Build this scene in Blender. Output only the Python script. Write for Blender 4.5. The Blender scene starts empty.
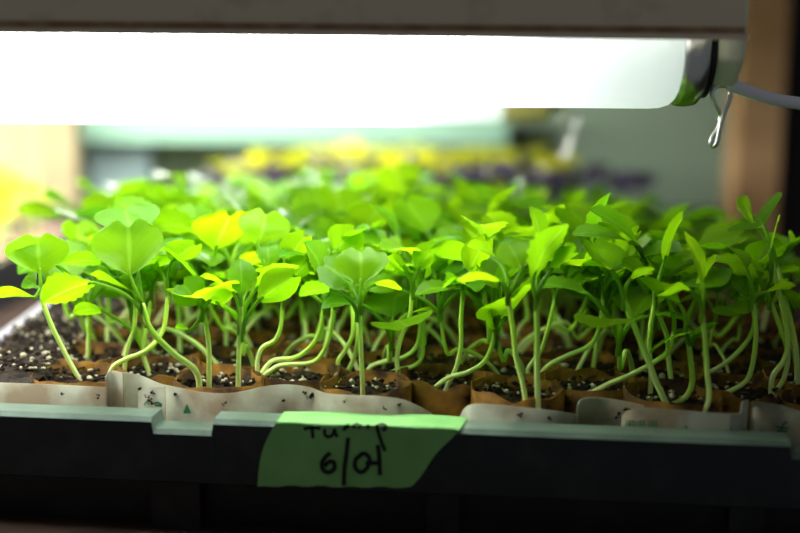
import bpy, bmesh, math, random
from mathutils import Vector, Matrix, noise
random.seed(7)
rnd = random.random
def ru(a, b): return a + (b - a) * random.random()
V = Vector
col = bpy.context.scene.collection
scene = bpy.context.scene

# ------------------------------------------------------------------ camera
F_PX, CX, CY = 1100.0, 400.0, 266.5
HORIZON, EYE = 100.0, 0.0984
PITCH = math.atan((CY - HORIZON) / F_PX)
ROLL = 0.009
fw = V((0, math.cos(PITCH), -math.sin(PITCH)))
_r = V((1, 0, 0)); _u = V((0, math.sin(PITCH), math.cos(PITCH)))
rt = _r * math.cos(ROLL) + _u * math.sin(ROLL)
up = _u * math.cos(ROLL) - _r * math.sin(ROLL)
EYEP = V((0, 0, EYE))
def ray(x, y): return fw + rt * ((x - CX) / F_PX) + up * ((CY - y) / F_PX)
def unp(x, y, d):
    r = ray(x, y); return EYEP + r * (d / r.y)
def ong(x, y, z):
    r = ray(x, y); return EYEP + r * ((z - EYE) / r.z)
def proj(p):
    q = p - EYEP; dz = q.dot(fw)
    return CX + F_PX * q.dot(rt) / dz, CY - F_PX * q.dot(up) / dz

cam = bpy.data.cameras.new('camera'); cam_o = bpy.data.objects.new('camera', cam); col.objects.link(cam_o)
cam.sensor_width = 36; cam.lens = 36 * F_PX / 800; cam.clip_start = 0.01
M = Matrix((rt, up, -fw)).transposed().to_4x4(); M.translation = EYEP
cam_o.matrix_world = M
cam.dof.use_dof = True; cam.dof.focus_distance = 0.388; cam.dof.aperture_fstop = 4.2
scene.camera = cam_o

# ------------------------------------------------------------------ materials
def mat(name, color, rough=0.5, spec=0.5, metal=0.0, emit=None, bump=None, var=None):
    m = bpy.data.materials.new(name); m.use_nodes = True
    nt = m.node_tree; b = nt.nodes['Principled BSDF']
    b.inputs['Base Color'].default_value = (*color, 1); b.inputs['Roughness'].default_value = rough
    b.inputs['Specular IOR Level'].default_value = spec; b.inputs['Metallic'].default_value = metal
    if emit:
        b.inputs['Emission Color'].default_value = (*emit[0], 1); b.inputs['Emission Strength'].default_value = emit[1]
    tc = nt.nodes.new('ShaderNodeTexCoord')
    if var:      # (scale, other colour, low, high)
        n = nt.nodes.new('ShaderNodeTexNoise'); n.inputs['Scale'].default_value = var[0]; n.inputs['Detail'].default_value = 6
        r = nt.nodes.new('ShaderNodeValToRGB'); r.color_ramp.elements[0].position = var[2]; r.color_ramp.elements[1].position = var[3]
        r.color_ramp.elements[0].color = (*color, 1); r.color_ramp.elements[1].color = (*var[1], 1)
        nt.links.new(tc.outputs['Object'], n.inputs['Vector']); nt.links.new(n.outputs['Fac'], r.inputs['Fac'])
        nt.links.new(r.outputs['Color'], b.inputs['Base Color'])
    if bump:     # (scale, strength, distance)
        n2 = nt.nodes.new('ShaderNodeTexNoise'); n2.inputs['Scale'].default_value = bump[0]; n2.inputs['Detail'].default_value = 5
        bp = nt.nodes.new('ShaderNodeBump'); bp.inputs['Strength'].default_value = bump[1]; bp.inputs['Distance'].default_value = bump[2]
        nt.links.new(tc.outputs['Object'], n2.inputs['Vector']); nt.links.new(n2.outputs['Fac'], bp.inputs['Height'])
        nt.links.new(bp.outputs['Normal'], b.inputs['Normal'])
    return m

def leaf_mat(name, diff, trans, vein, fac=0.5, rough=0.30, spec=0.24):
    m = bpy.data.materials.new(name); m.use_nodes = True
    nt = m.node_tree; nt.nodes.clear(); N = nt.nodes.new; L = nt.links.new
    out = N('ShaderNodeOutputMaterial'); mix = N('ShaderNodeMixShader'); mix.inputs[0].default_value = fac
    b = N('ShaderNodeBsdfPrincipled'); b.inputs['Roughness'].default_value = rough; b.inputs['Specular IOR Level'].default_value = spec
    t = N('ShaderNodeBsdfTranslucent')
    uv = N('ShaderNodeUVMap'); sp = N('ShaderNodeSeparateXYZ'); L(uv.outputs['UV'], sp.inputs[0])
    # midrib: |u-0.5| small
    a = N('ShaderNodeMath'); a.operation = 'SUBTRACT'; a.inputs[1].default_value = 0.5; L(sp.outputs['X'], a.inputs[0])
    ab = N('ShaderNodeMath'); ab.operation = 'ABSOLUTE'; L(a.outputs[0], ab.inputs[0])
    mr = N('ShaderNodeMapRange'); mr.inputs['From Min'].default_value = 0.015; mr.inputs['From Max'].default_value = 0.05
    mr.inputs['To Min'].default_value = 0.40; mr.inputs['To Max'].default_value = 0.0; L(ab.outputs[0], mr.inputs['Value'])
    # side veins
    sv = N('ShaderNodeMath'); sv.operation = 'MULTIPLY_ADD'; sv.inputs[1].default_value = -0.9; L(ab.outputs[0], sv.inputs[0]); L(sp.outputs['Y'], sv.inputs[2])
    sn = N('ShaderNodeMath'); sn.operation = 'MULTIPLY'; sn.inputs[1].default_value = 34; L(sv.outputs[0], sn.inputs[0])
    si = N('ShaderNodeMath'); si.operation = 'SINE'; L(sn.outputs[0], si.inputs[0])
    mr2 = N('ShaderNodeMapRange'); mr2.inputs['From Min'].default_value = 0.86; mr2.inputs['From Max'].default_value = 1.0
    mr2.inputs['To Min'].default_value = 0; mr2.inputs['To Max'].default_value = 0.10; L(si.outputs[0], mr2.inputs['Value'])
    mx = N('ShaderNodeMath'); mx.operation = 'MAXIMUM'; L(mr.outputs[0], mx.inputs[0]); L(mr2.outputs[0], mx.inputs[1])
    oi = N('ShaderNodeObjectInfo')
    hs = N('ShaderNodeHueSaturation'); hs2 = N('ShaderNodeHueSaturation')
    hr = N('ShaderNodeMapRange'); hr.inputs['To Min'].default_value = 0.488; hr.inputs['To Max'].default_value = 0.515; L(oi.outputs['Random'], hr.inputs['Value'])
    vr = N('ShaderNodeMapRange'); vr.inputs['To Min'].default_value = 1.1; vr.inputs['To Max'].default_value = 0.72; L(oi.outputs['Random'], vr.inputs['Value'])
    for h, c in ((hs, diff), (hs2, trans)):
        mc = N('ShaderNodeMix'); mc.data_type = 'RGBA'; L(mx.outputs[0], mc.inputs[0])
        mc.inputs[6].default_value = (*c, 1); mc.inputs[7].default_value = (*vein, 1)
        L(mc.outputs[2], h.inputs['Color']); L(hr.outputs[0], h.inputs['Hue']); L(vr.outputs[0], h.inputs['Value'])
    bp = N('ShaderNodeBump'); bp.inputs['Strength'].default_value = 0.35; bp.inputs['Distance'].default_value = 0.0006; L(mx.outputs[0], bp.inputs['Height'])
    L(bp.outputs['Normal'], b.inputs['Normal'])
    L(hs.outputs[0], b.inputs['Base Color']); L(hs2.outputs[0], t.inputs['Color'])
    L(b.outputs[0], mix.inputs[1]); L(t.outputs[0], mix.inputs[2]); L(mix.outputs[0], out.inputs[0])
    return m

def stem_mat(name, low, high):
    m = bpy.data.materials.new(name); m.use_nodes = True
    nt = m.node_tree; b = nt.nodes['Principled BSDF']; N = nt.nodes.new; L = nt.links.new
    uv = N('ShaderNodeUVMap'); sp = N('ShaderNodeSeparateXYZ'); L(uv.outputs['UV'], sp.inputs[0])
    r = N('ShaderNodeValToRGB'); r.color_ramp.elements[0].position = 0.1; r.color_ramp.elements[1].position = 0.75
    r.color_ramp.elements[0].color = (*low, 1); r.color_ramp.elements[1].color = (*high, 1)
    L(sp.outputs['Y'], r.inputs['Fac']); L(r.outputs['Color'], b.inputs['Base Color'])
    b.inputs['Roughness'].default_value = 0.4
    b.inputs['Subsurface Weight'].default_value = 0.5; b.inputs['Subsurface Radius'].default_value = (0.003, 0.004, 0.001); b.inputs['Subsurface Scale'].default_value = 1.0
    return m

M_cot = leaf_mat('cotyledon_green', (0.135, 0.33, 0.005), (0.30, 0.62, 0.003), (0.40, 0.72, 0.05), 0.62)
M_true = leaf_mat('true_leaf_green', (0.11, 0.32, 0.008), (0.22, 0.52, 0.003), (0.36, 0.66, 0.05), 0.62)
M_purple = leaf_mat('purple_leaf', (0.085, 0.075, 0.12), (0.12, 0.09, 0.14), (0.2, 0.15, 0.22), 0.3)
M_yellow = leaf_mat('yellow_leaf', (0.50, 0.55, 0.03), (0.80, 0.82, 0.02), (0.7, 0.7, 0.15), 0.5)
M_stem = stem_mat('seedling_stem', (0.74, 0.80, 0.42), (0.42, 0.68, 0.07))
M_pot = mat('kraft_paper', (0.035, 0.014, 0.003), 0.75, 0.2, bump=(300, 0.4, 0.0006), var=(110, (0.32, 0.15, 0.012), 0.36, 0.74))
M_paper = mat('printed_white_paper', (0.38, 0.40, 0.29), 0.7, 0.25, bump=(200, 0.3, 0.0005), var=(60, (0.21, 0.165, 0.095), 0.42, 0.66))
M_soil = mat('dark_potting_soil', (0.012, 0.008, 0.005), 0.9, 0.2, bump=(500, 1.0, 0.002), var=(260, (0.06, 0.035, 0.018), 0.45, 0.75))
M_crumb = mat('bark_crumb', (0.02, 0.012, 0.007), 0.9, 0.2, var=(200, (0.10, 0.06, 0.03), 0.45, 0.7))
M_perl = mat('perlite', (0.55, 0.50, 0.36), 0.85, 0.2, var=(300, (0.32, 0.27, 0.17), 0.4, 0.7))
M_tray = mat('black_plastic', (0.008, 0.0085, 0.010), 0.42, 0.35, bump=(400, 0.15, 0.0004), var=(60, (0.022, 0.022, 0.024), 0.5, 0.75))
M_rim = mat('reflection_tinted_plastic', (0.075, 0.115, 0.085), 0.3, 0.45, bump=(400, 0.15, 0.0004), var=(45, (0.15, 0.215, 0.165), 0.4, 0.7))  # rim top: reflection of tube and plants painted into the black plastic's colour
M_rimside = mat('lavender_sheen_plastic', (0.05, 0.05, 0.062), 0.5, 0.2, bump=(400, 0.2, 0.0004), var=(60, (0.10, 0.095, 0.115), 0.4, 0.7))  # side rims: pale lavender tube shine put into the black plastic's colour
M_tape = mat('green_masking_tape', (0.20, 0.45, 0.14), 0.7, 0.25, bump=(260, 0.4, 0.0004), var=(90, (0.16, 0.39, 0.11), 0.35, 0.7))
M_ink = mat('black_marker_ink', (0.006, 0.006, 0.006), 0.6, 0.3)
M_green = mat('green_print', (0.02, 0.22, 0.08), 0.7, 0.2)
M_refl = mat('enamel_reflector', (0.70, 0.56, 0.42), 0.55, 0.4, bump=(120, 0.2, 0.0005), var=(70, (0.50, 0.38, 0.26), 0.52, 0.8))
M_rust = mat('rusty_edge', (0.30, 0.17, 0.09), 0.8, 0.2, var=(150, (0.42, 0.28, 0.17), 0.4, 0.7))
M_white = mat('white_enamel', (0.8, 0.8, 0.78), 0.5, 0.4)
M_metal = mat('tube_cap_aluminium', (0.62, 0.62, 0.60), 0.28, 0.5, metal=1.0, bump=(200, 0.1, 0.0003))
M_wire = mat('zinc_wire', (0.72, 0.74, 0.68), 0.3, 0.5, metal=1.0)
M_socket = mat('cream_lampholder', (0.78, 0.78, 0.56), 0.45, 0.45)
M_black = mat('black_gasket', (0.01, 0.01, 0.01), 0.6, 0.3)
M_cable = mat('grey_cable', (0.90, 0.85, 0.95), 0.5, 0.4)
M_shelf = mat('stained_shelf_board', (0.028, 0.017, 0.011), 0.9, 0.15, bump=(90, 0.4, 0.001), var=(30, (0.055, 0.032, 0.02), 0.4, 0.7))

def tube_mat(name, x_end, strength):
    """glowing glass; the last centimetres before the electrode glow less"""
    m = bpy.data.materials.new(name); m.use_nodes = True
    nt = m.node_tree; b = nt.nodes['Principled BSDF']; N = nt.nodes.new; L = nt.links.new
    b.inputs['Base Color'].default_value = (0.42, 0.45, 0.43, 1); b.inputs['Roughness'].default_value = 0.3
    tc = N('ShaderNodeTexCoord'); sp = N('ShaderNodeSeparateXYZ'); L(tc.outputs['Object'], sp.inputs[0])
    mr = N('ShaderNodeMapRange'); mr.inputs['From Min'].default_value = -0.075; mr.inputs['From Max'].default_value = 0.0
    L(sp.outputs['X'], mr.inputs['Value'])
    r = N('ShaderNodeValToRGB'); e = r.color_ramp.elements
    e[0].position = 0; e[0].color = (1, 1, 1, 1); e[1].position = 1; e[1].color = (0.030, 0.036, 0.032, 1)
    k = e.new(0.25); k.color = (0.20, 0.20, 0.215, 1)
    k = e.new(0.45); k.color = (0.062, 0.063, 0.068, 1)
    k = e.new(0.75); k.color = (0.042, 0.048, 0.044, 1)
    L(mr.outputs[0], r.inputs['Fac']); L(r.outputs['Color'], b.inputs['Emission Color'])
    b.inputs['Emission Strength'].default_value = strength
    return m
M_tube1 = tube_mat('fluorescent_glass', 0, 9.5)
M_tube2 = tube_mat('fluorescent_glass_rear', 0, 14.5)

# ------------------------------------------------------------------ helpers
def link(o, parent=None):
    col.objects.link(o)
    if parent: o.parent = parent
    return o
def tag(o, label=None, cat=None, group=None, kind=None):
    if label: o['label'] = label
    if cat: o['category'] = cat
    if group: o['group'] = group
    if kind: o['kind'] = kind
    return o
def empty(name, loc=(0, 0, 0), label=None, cat=None, group=None):
    o = bpy.data.objects.new(name, None); o.empty_display_size = 0.01; o.location = loc; link(o)
    return tag(o, label, cat, group)
class MB:
    def __init__(s): s.v = []; s.f = []; s.uv = []; s.mi = []
    def add(s, verts, faces, uvs=None, mi=0):
        n = len(s.v); s.v += [V(p) for p in verts]
        s.uv += uvs if uvs else [(0.3, 0.3)] * len(verts)
        for f in faces: s.f.append([i + n for i in f]); s.mi.append(mi)
    def box(s, lo, hi):
        x0, y0, z0 = lo; x1, y1, z1 = hi
        s.add([(x0,y0,z0),(x1,y0,z0),(x1,y1,z0),(x0,y1,z0),(x0,y0,z1),(x1,y0,z1),(x1,y1,z1),(x0,y1,z1)],
              [(0,3,2,1),(4,5,6,7),(0,1,5,4),(1,2,6,5),(2,3,7,6),(3,0,4,7)])
    def sweep(s, path, r, n=8, uvfix=None, closed=False):
        """path: points, r: radius or list"""
        N = len(path); rs = r if isinstance(r, (list, tuple)) else [r] * N
        prev = None; vs = []; uvs = []
        for i, p in enumerate(path):
            if closed: t = path[(i + 1) % N] - path[i - 1]
            else: t = path[min(i + 1, N - 1)] - path[max(i - 1, 0)]
            if t.length < 1e-9: t = V((0, 0, 1))
            t.normalize()
            if prev is None:
                a = t.cross(V((0.3, 1, 0.2))); a.normalize()
            else:
                a = prev - t * prev.dot(t); a.normalize()
            prev = a; b = t.cross(a)
            for k in range(n):
                an = 2 * math.pi * k / n
                vs.append(p + (a * math.cos(an) + b * math.sin(an)) * rs[i])
                uvs.append(uvfix if uvfix else (k / n, i / max(1, N - 1)))
        fs = []
        for i in range(N if closed else N - 1):
            j = (i + 1) % N
            for k in range(n):
                fs.append((i*n+k, i*n+(k+1)%n, j*n+(k+1)%n, j*n+k))
        if not closed:
            fs.append(tuple(range(n))[::-1]); fs.append(tuple((N-1)*n+k for k in range(n)))
        s.add(vs, fs, uvs)
    def mesh(s, name, mats, smooth=True):
        me = bpy.data.meshes.new(name); me.from_pydata([tuple(p) for p in s.v], [], s.f)
        for m in (mats if isinstance(mats, list) else [mats]): me.materials.append(m)
        uvl = me.uv_layers.new(name='UVMap')
        for lp in me.loops: uvl.data[lp.index].uv = s.uv[lp.vertex_index]
        for p, mi in zip(me.polygons, s.mi): p.material_index = mi; p.use_smooth = smooth
        me.update(); return me
    def build(s, name, mats, parent=None, origin=None, smooth=True):
        """vertices are world coordinates; parent's location is subtracted"""
        off = V(parent.location) if parent else V((0, 0, 0))
        if origin is not None: off = V(origin)
        s.v = [p - off for p in s.v]
        o = bpy.data.objects.new(name, s.mesh(name, mats, smooth))
        if origin is not None:
            o.location = V(origin) - (V(parent.location) if parent else V((0,0,0)))
        return link(o, parent)
def spline(pts, n=6):
    pts = [V(p) for p in pts]; out = []
    P = [pts[0] * 2 - pts[1]] + pts + [pts[-1] * 2 - pts[-2]]
    for i in range(1, len(P) - 2):
        a, b, c, d = P[i-1], P[i], P[i+1], P[i+2]
        for k in range(n):
            t = k / n
            out.append(0.5 * ((2*b) + (c-a)*t + (2*a-5*b+4*c-d)*t*t + (3*b-a-3*c+d)*t**3))
    out.append(pts[-1]); return out
def lerp_tab(tab, x):
    for (x0, y0), (x1, y1) in zip(tab, tab[1:]):
        if x <= x1:
            t = (x - x0) / (x1 - x0); t = t * t * (3 - 2 * t) * 0.5 + t * 0.5
            return y0 + (y1 - y0) * t
    return tab[-1][1]

# ------------------------------------------------------------------ leaves and seedlings
COT_W = [(0, .05), (.1, .34), (.25, .68), (.45, .95), (.62, 1.0), (.8, .93), (.92, .78), (1, .58)]
COT_T = [(0, .85), (.1, .87), (.3, .96), (.5, 1.0), (.75, .97), (1, .88)]
TRU_W = [(0, .10), (.1, .30), (.25, .66), (.45, .96), (.6, 1.0), (.75, .88), (.9, .52), (1, .12)]
def leaf(mb, kind, P0, B, T, W, cup=0.18, arch=0.12, petr=0.0007):
    """petiole P0->B, blade B->T, W = half-width vector"""
    L = T - B; n = L.cross(W)
    if n.length < 1e-12: n = V((0, 0, 1))
    n.normalize(); Lw = W.length; Ll = L.length
    if n.z < 0: n = -n
    ns, ntt = (11, 12) if kind == 'c' else (13, 8)
    vs = []; uvs = []
    sd = rnd() * 50
    for i in range(ns + 1):
        s = i / ns
        for j in range(ntt + 1):
            t = -1 + 2 * j / ntt
            if kind == 'c':
                w = lerp_tab(COT_W, s); y = s * lerp_tab(COT_T, abs(t))
                bend = arch * (s - s * s) * 1.2
            else:
                w = lerp_tab(TRU_W, s); y = s
                if abs(t) > .99: w *= 1 + 0.10 * (1 if i % 2 else -1) * (0.15 < s < 0.97)
                bend = arch * (s - s * s) * 2 - 0.12 * s * s
            p = B + L * y + W * (t * w)
            wob = noise.noise(V((s * 1.8 + sd, t * 1.3, sd))) * 0.12
            p += n * (Lw * cup * (t * t) * w + Ll * bend + Lw * wob)
            vs.append(p); uvs.append((0.5 + 0.5 * t, s))
    m = ntt + 1
    fs = [(i*m+j, i*m+j+1, (i+1)*m+j+1, (i+1)*m+j) for i in range(ns) for j in range(ntt)]
    mb.add(vs, fs, uvs)
    mid = (P0 + B) * 0.5; d = (B - P0)
    mid += (L.normalized() * -0.10 + V((0, 0, 0.06))) * d.length
    pp = spline([P0 - V((0, 0, .0035)), P0, mid, B, B + L * 0.14], 4)
    mb.sweep(pp, [petr * (1.3 - 0.5 * k / len(pp)) for k in range(len(pp) - 1)] + [petr * .3], 6, uvfix=(0.5, 0.1))
def stem_mesh(mb, pts, r0=0.00105, r1=0.0009):
    pp = spline(pts, 6); N = len(pp)
    mb.sweep(pp, [(r0 + (r1 - r0) * i / (N - 1)) * (.75 if i == N - 1 else 1) for i in range(N)], 8)

SOIL = -0.0028
seed_objs = []
GROUP = 'turnip seedlings growing in the paper pots'
def hero(label, base, stem, leaves, r=1.0):
    b = ong(base[0], base[1], SOIL); d0 = b.y
    root = empty('seedling', b, label, 'seedling', GROUP)
    P = lambda q: unp(q[0], q[1], d0 + (q[2] if len(q) > 2 else 0))
    pts = [b - V((0, 0, .003)), b] + [P(q) for q in stem]
    mb = MB(); stem_mesh(mb, pts, 0.00092 * r, 0.00082 * r); mb.build('stem', M_stem, root)
    node = pts[-1]
    for lf in leaves:
        k, B, T, W = lf[:4]
        p0 = P(lf[4]) if len(lf) > 4 else node
        Bp, Tp = P(B), P(T)
        s = (d0 + (B[2] if len(B) > 2 else 0)) / F_PX
        Wv = rt * (W[0] * s) - up * (W[1] * s) + V((0, W[2] if len(W) > 2 else 0, 0))
        mb = MB(); leaf(mb, k, p0, Bp, Tp, Wv)
        mb.build('cotyledon' if k == 'c' else 'true_leaf', M_cot if k == 'c' else M_true, root)
    seed_objs.append(root); return root

def gen_parts(H, lean, bow, nt=1, scale=1.0, cotspread=0.9):
    """meshes of a seedling standing on the origin"""
    ld = ru(0, 6.283); lv = V((math.cos(ld), math.sin(ld), 0))
    pts = [V((0, 0, -.003)), V((0, 0, 0))]
    if bow > 0.003:
        pts += [lv * bow * .35 + V((0, 0, .004 + bow * .2)), lv * bow * .85 + V((0, 0, .007 + bow * .3)), lv * (bow * 1.12) + V((0, 0, H * .45))]
    else:
        pts += [lv * bow * .5 + V((0, 0, H * .3)), lv * bow + V((0, 0, H * .62))]
    node = lv * (bow + lean) + V((ru(-.002, .002), ru(-.002, .002), H)); pts.append(node)
    out = []
    mb = MB(); stem_mesh(mb, pts, .00085 * scale, .00075 * scale); out.append(('stem', mb))
    az = ru(0, 6.283)
    for k in range(2):
        a = az + k * math.pi + ru(-.35, .35)
        h = V((math.cos(a), math.sin(a), 0)); e1 = ru(.5, 1.15); e2 = ru(-.1, 1.0)
        pl = ru(.008, .020) * scale
        B = node + (h * math.cos(e1) + V((0, 0, math.sin(e1)))) * pl
        ln = ru(.0135, .0195) * scale; dv = h * math.cos(e2) + V((0, 0, math.sin(e2)))
        side = V((-h.y, h.x, 0)); tw = ru(-.5, .5); nn = dv.cross(side)
        W = (side * math.cos(tw) + nn * math.sin(tw)) * ln * ru(.52, .66)
        mb = MB(); leaf(mb, 'c', node, B, B + dv * ln, W, cup=ru(.05, .3)); out.append(('cotyledon', mb))
    for k in range(nt):
        a = az + math.pi / 2 + k * math.pi + ru(-.6, .6)
        h = V((math.cos(a), math.sin(a), 0)); e1 = ru(.8, 1.3); e2 = ru(-.2, .9)
        pl = ru(.010, .022) * scale
        B = node + (h * math.cos(e1) + V((0, 0, math.sin(e1)))) * pl
        ln = ru(.014, .023) * scale; dv = h * math.cos(e2) + V((0, 0, math.sin(e2)))
        side = V((-h.y, h.x, 0)); tw = ru(-.6, .6); nn = dv.cross(side)
        W = (side * math.cos(tw) + nn * math.sin(tw)) * ln * ru(.27, .36)
        mb = MB(); leaf(mb, 't', node, B, B + dv * ln, W, cup=ru(.1, .4)); out.append(('true_leaf', mb))
    return out

# ------------------------------------------------------------------ the tray quad
RIMZ = -0.006
A0 = ong(0, 402, RIMZ); A1 = ong(800, 432, RIMZ)
ax = (A1 - A0).normalized(); av = V((-ax.y, ax.x, 0))           # along the front rim, away from the viewer
def line_hit(p, d, q, e):
    den = d.x * e.y - d.y * e.x; t = ((q.x - p.x) * e.y - (q.y - p.y) * e.x) / den
    return p + d * t
l0 = ong(2, 352, RIMZ); l1 = ong(98, 280, RIMZ)
FL = line_hit(l0, l1 - l0, A0, ax)
FR = A0 + ax * ((ong(872, 436, RIMZ) - A0).dot(ax))
DEPTH = 0.40
ldir = (l1 - l0).normalized(); BL = FL + ldir * (DEPTH / ldir.dot(av))
rdir = (av + ax * 0.03).normalized(); BR = FR + rdir * (DEPTH / rdir.dot(av))
def tq(s, v, z=0.0):
    t = v / DEPTH
    p = (FL * (1 - s) + FR * s) * (1 - t) + (BL * (1 - s) + BR * s) * t
    return V((p.x, p.y, z))
WID = (FR - FL).length
def s_of_px(x):        # rim coordinate under a column of the picture, at the front rim
    r = ong(x, 402 + 30 * x / 800, RIMZ); return (r - FL).dot(ax) / WID

# ------------------------------------------------------------------ tray
tray = empty('seed_tray', tq(.5, .2, -0.045), 'long black plastic seed tray full of green seedlings, taped label on its front lip', 'tray')
RW = 0.0115; TB = -0.045
def strip(mb, secs, alt=()):
    """secs: list of rows of points -> quads; columns in alt take the second material"""
    n = len(secs[0]); base = len(mb.v); mb.add([p for r in secs for p in r], [])
    for i in range(len(secs)-1):
        for j in range(n-1):
            mb.f.append([base+i*n+j, base+i*n+j+1, base+(i+1)*n+j+1, base+(i+1)*n+j]); mb.mi.append(1 if j in alt else 0)
def front_at(s, off, z): p = tq(s, 0); return V((p.x, p.y, z)) + av * off
def rim_sec(s, dz):
    z = RIMZ + dz
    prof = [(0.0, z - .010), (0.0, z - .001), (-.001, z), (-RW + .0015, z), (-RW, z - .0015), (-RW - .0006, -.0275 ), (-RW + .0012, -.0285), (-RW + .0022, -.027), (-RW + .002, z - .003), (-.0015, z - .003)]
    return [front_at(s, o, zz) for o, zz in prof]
notch = [(s_of_px(163), s_of_px(221)), (s_of_px(783), s_of_px(840))]
ss = [(-.035, 0)]
for a, b in notch: ss += [(a - .001, 0), (a + .001, -.004), (b - .001, -.004), (b + .001, 0)]
ss += [(1.03, 0)]
full = []
for (a, da), (b, db) in zip(ss, ss[1:]):
    k = max(1, int((b - a) / .03))
    for i in range(k): full.append((a + (b - a) * i / k, da + (db - da) * i / k))
full.append(ss[-1])
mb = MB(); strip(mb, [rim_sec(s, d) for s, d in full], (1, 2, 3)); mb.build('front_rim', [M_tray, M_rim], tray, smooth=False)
# left, right, back rims
def side_rim(P, Q, outn, name):
    mb = MB(); rows = []
    for i in range(9):
        p = P.lerp(Q, i / 8)
        prof = [(0.0, RIMZ - .02), (0.0, RIMZ + .001), (.001, RIMZ + .002), (.0105, RIMZ + .002), (.012, RIMZ), (.0125, -.0275), (.0105, -.027), (.010, RIMZ - .002), (.002, RIMZ - .002)]
        rows.append([V((p.x, p.y, z)) + outn * o for o, z in prof])
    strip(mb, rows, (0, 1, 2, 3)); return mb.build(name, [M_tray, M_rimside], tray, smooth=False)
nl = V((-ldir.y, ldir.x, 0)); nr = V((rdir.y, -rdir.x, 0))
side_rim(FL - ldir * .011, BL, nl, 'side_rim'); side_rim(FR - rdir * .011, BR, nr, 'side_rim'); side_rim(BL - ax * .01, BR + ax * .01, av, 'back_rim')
mb = MB()
ins = [front_at(0.0, -.0035, 0), front_at(1.0, -.0035, 0), BR + av * .004, BL + av * .004]
n4 = len(ins)
vs = [V((p.x, p.y, TB)) for p in ins] + [V((p.x, p.y, RIMZ - .004)) for p in ins]
mb.add(vs, [(3, 2, 1, 0)] + [(i, (i+1) % 4, 4 + (i+1) % 4, 4 + i) for i in range(4)])
mb.build('tray_wall', M_tray, tray, smooth=False)
for px0, px1 in ((158, 206), (728, 762), (-60, -20), (430, 462)):
    a, b = s_of_px(px0), s_of_px(px1); mb = MB()
    pts = [front_at(a, -.0035, TB), front_at(b, -.0035, TB), front_at(b, -.0095, TB), front_at(a, -.0095, TB)]
    hi = [V((p.x, p.y, -.0284)) for p in pts]
    mb.add(pts + hi, [(0, 1, 2, 3), (0, 4, 5, 1), (1, 5, 6, 2), (2, 6, 7, 3), (3, 7, 4, 0), (7, 6, 5, 4)])
    mb.build('rib', M_tray, tray, smooth=False)

# ------------------------------------------------------------------ paper pots
honey = empty('paper_pot_honeycomb', tq(.5, .2, -0.03), 'block of joined brown paper pots filling the black seed tray', 'paper pots')
COLS, ROWS, PV = 11, 13, 0.0308
PITCH_S = 78.0 / 960
S0 = s_of_px(62)
PS = (s_of_px(680) - s_of_px(62)) / 8.0
def pot_c(i, j): return S0 + PS * i, 0.0185 + PV * j + (0.0125 if i % 2 else 0.0)
pots = [(i, j) for j in range(ROWS) for i in range(COLS) if pot_c(i, j)[1] < DEPTH - .012]
def pot_mesh(mb, i, j, n=30):
    s, v = pot_c(i, j); rs = PS * 0.63; rv = PV * 0.515
    ring = []
    ph = rnd() * 10
    for k in range(n):
        a = 2 * math.pi * k / n
        hexr = 1.0 / max(abs(math.cos(a - math.pi / 3 * round(a / (math.pi / 3)))), .01)   # hexagon, softened
        rr = 0.55 * 1.0 + 0.45 * hexr * 0.96
        q = noise.noise(V((math.cos(a) * 1.3 + i * 3.1, math.sin(a) * 1.3 + j * 2.7, 1.7)))
        rr *= 1 + .05 * q
        lip = 0.0008 + .0026 * noise.noise(V((math.cos(a) * 2 + ph, math.sin(a) * 2, j * 1.3)))
        ring.append((s + math.cos(a) * rs * rr, v + math.sin(a) * rv * rr, lip))
    vs = []
    for (s_, v_, lip) in ring:
        c = tq(s, v); p = tq(s_, v_)
        pin = p + (c - p).normalized() * .0006
        vs += [V((p.x, p.y, -.028)), V((p.x, p.y, lip)), V((pin.x, pin.y, lip)), V((pin.x, pin.y, -.028))]
    fs = []
    for k in range(n):
        b = 4 * k; c = 4 * ((k + 1) % n)
        fs += [(b, c, c+1, b+1), (b+1, c+1, c+2, b+2), (b+2, c+2, c+3, b+3)]
    mb.add(vs, fs)
pots.sort(key=lambda q: pot_c(*q)[1])
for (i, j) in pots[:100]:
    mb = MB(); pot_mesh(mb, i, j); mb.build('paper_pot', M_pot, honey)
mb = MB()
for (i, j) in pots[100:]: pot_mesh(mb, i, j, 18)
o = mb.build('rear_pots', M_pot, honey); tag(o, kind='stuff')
# white printed paper standing along the front of the block: (picture column, top row, setback)
RIBS = []
def ribbon(ctrl, name, label=None):
    ctrl = [(x, y - 2, d) for x, y, d in ctrl]
    rows = []; pts = spline([V((x, y, d * 1000)) for x, y, d in ctrl], 5)
    fr = []
    for q in pts:
        s = s_of_px(q.x); base = front_at(s, .0012 + q.z / 1000, 0)
        p = unp(q.x, q.y, base.y)
        fr.append(V((p.x, p.y, p.z)))
    for k, p in enumerate(fr):
        t = (fr[min(k+1, len(fr)-1)] - fr[max(k-1, 0)]); t.z = 0; t.normalize(); n = V((t.y, -t.x, 0))
        rows.append([V((p.x, p.y, -.024)) - n * .00025, p - n * .00025, p + n * .00025, V((p.x, p.y, -.024)) + n * .00025])
    RIBS.append([(proj(p)[0], p.y) for p in fr])
    mb = MB(); strip(mb, rows)
    mb.add(rows[0], [(0, 1, 2, 3)]); mb.add(rows[-1], [(3, 2, 1, 0)])
    o = mb.build(name, M_paper, honey)
    if label: o['label'] = label
    return o
ribbon([(-90, 381, .001), (-40, 383, 0), (10, 385, 0), (60, 387, 0), (100, 389, .001), (106, 388, .002), (107, 376, .003), (113, 373, .004), (123, 375, .002)], 'paper_band', 'white printed paper band')
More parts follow.
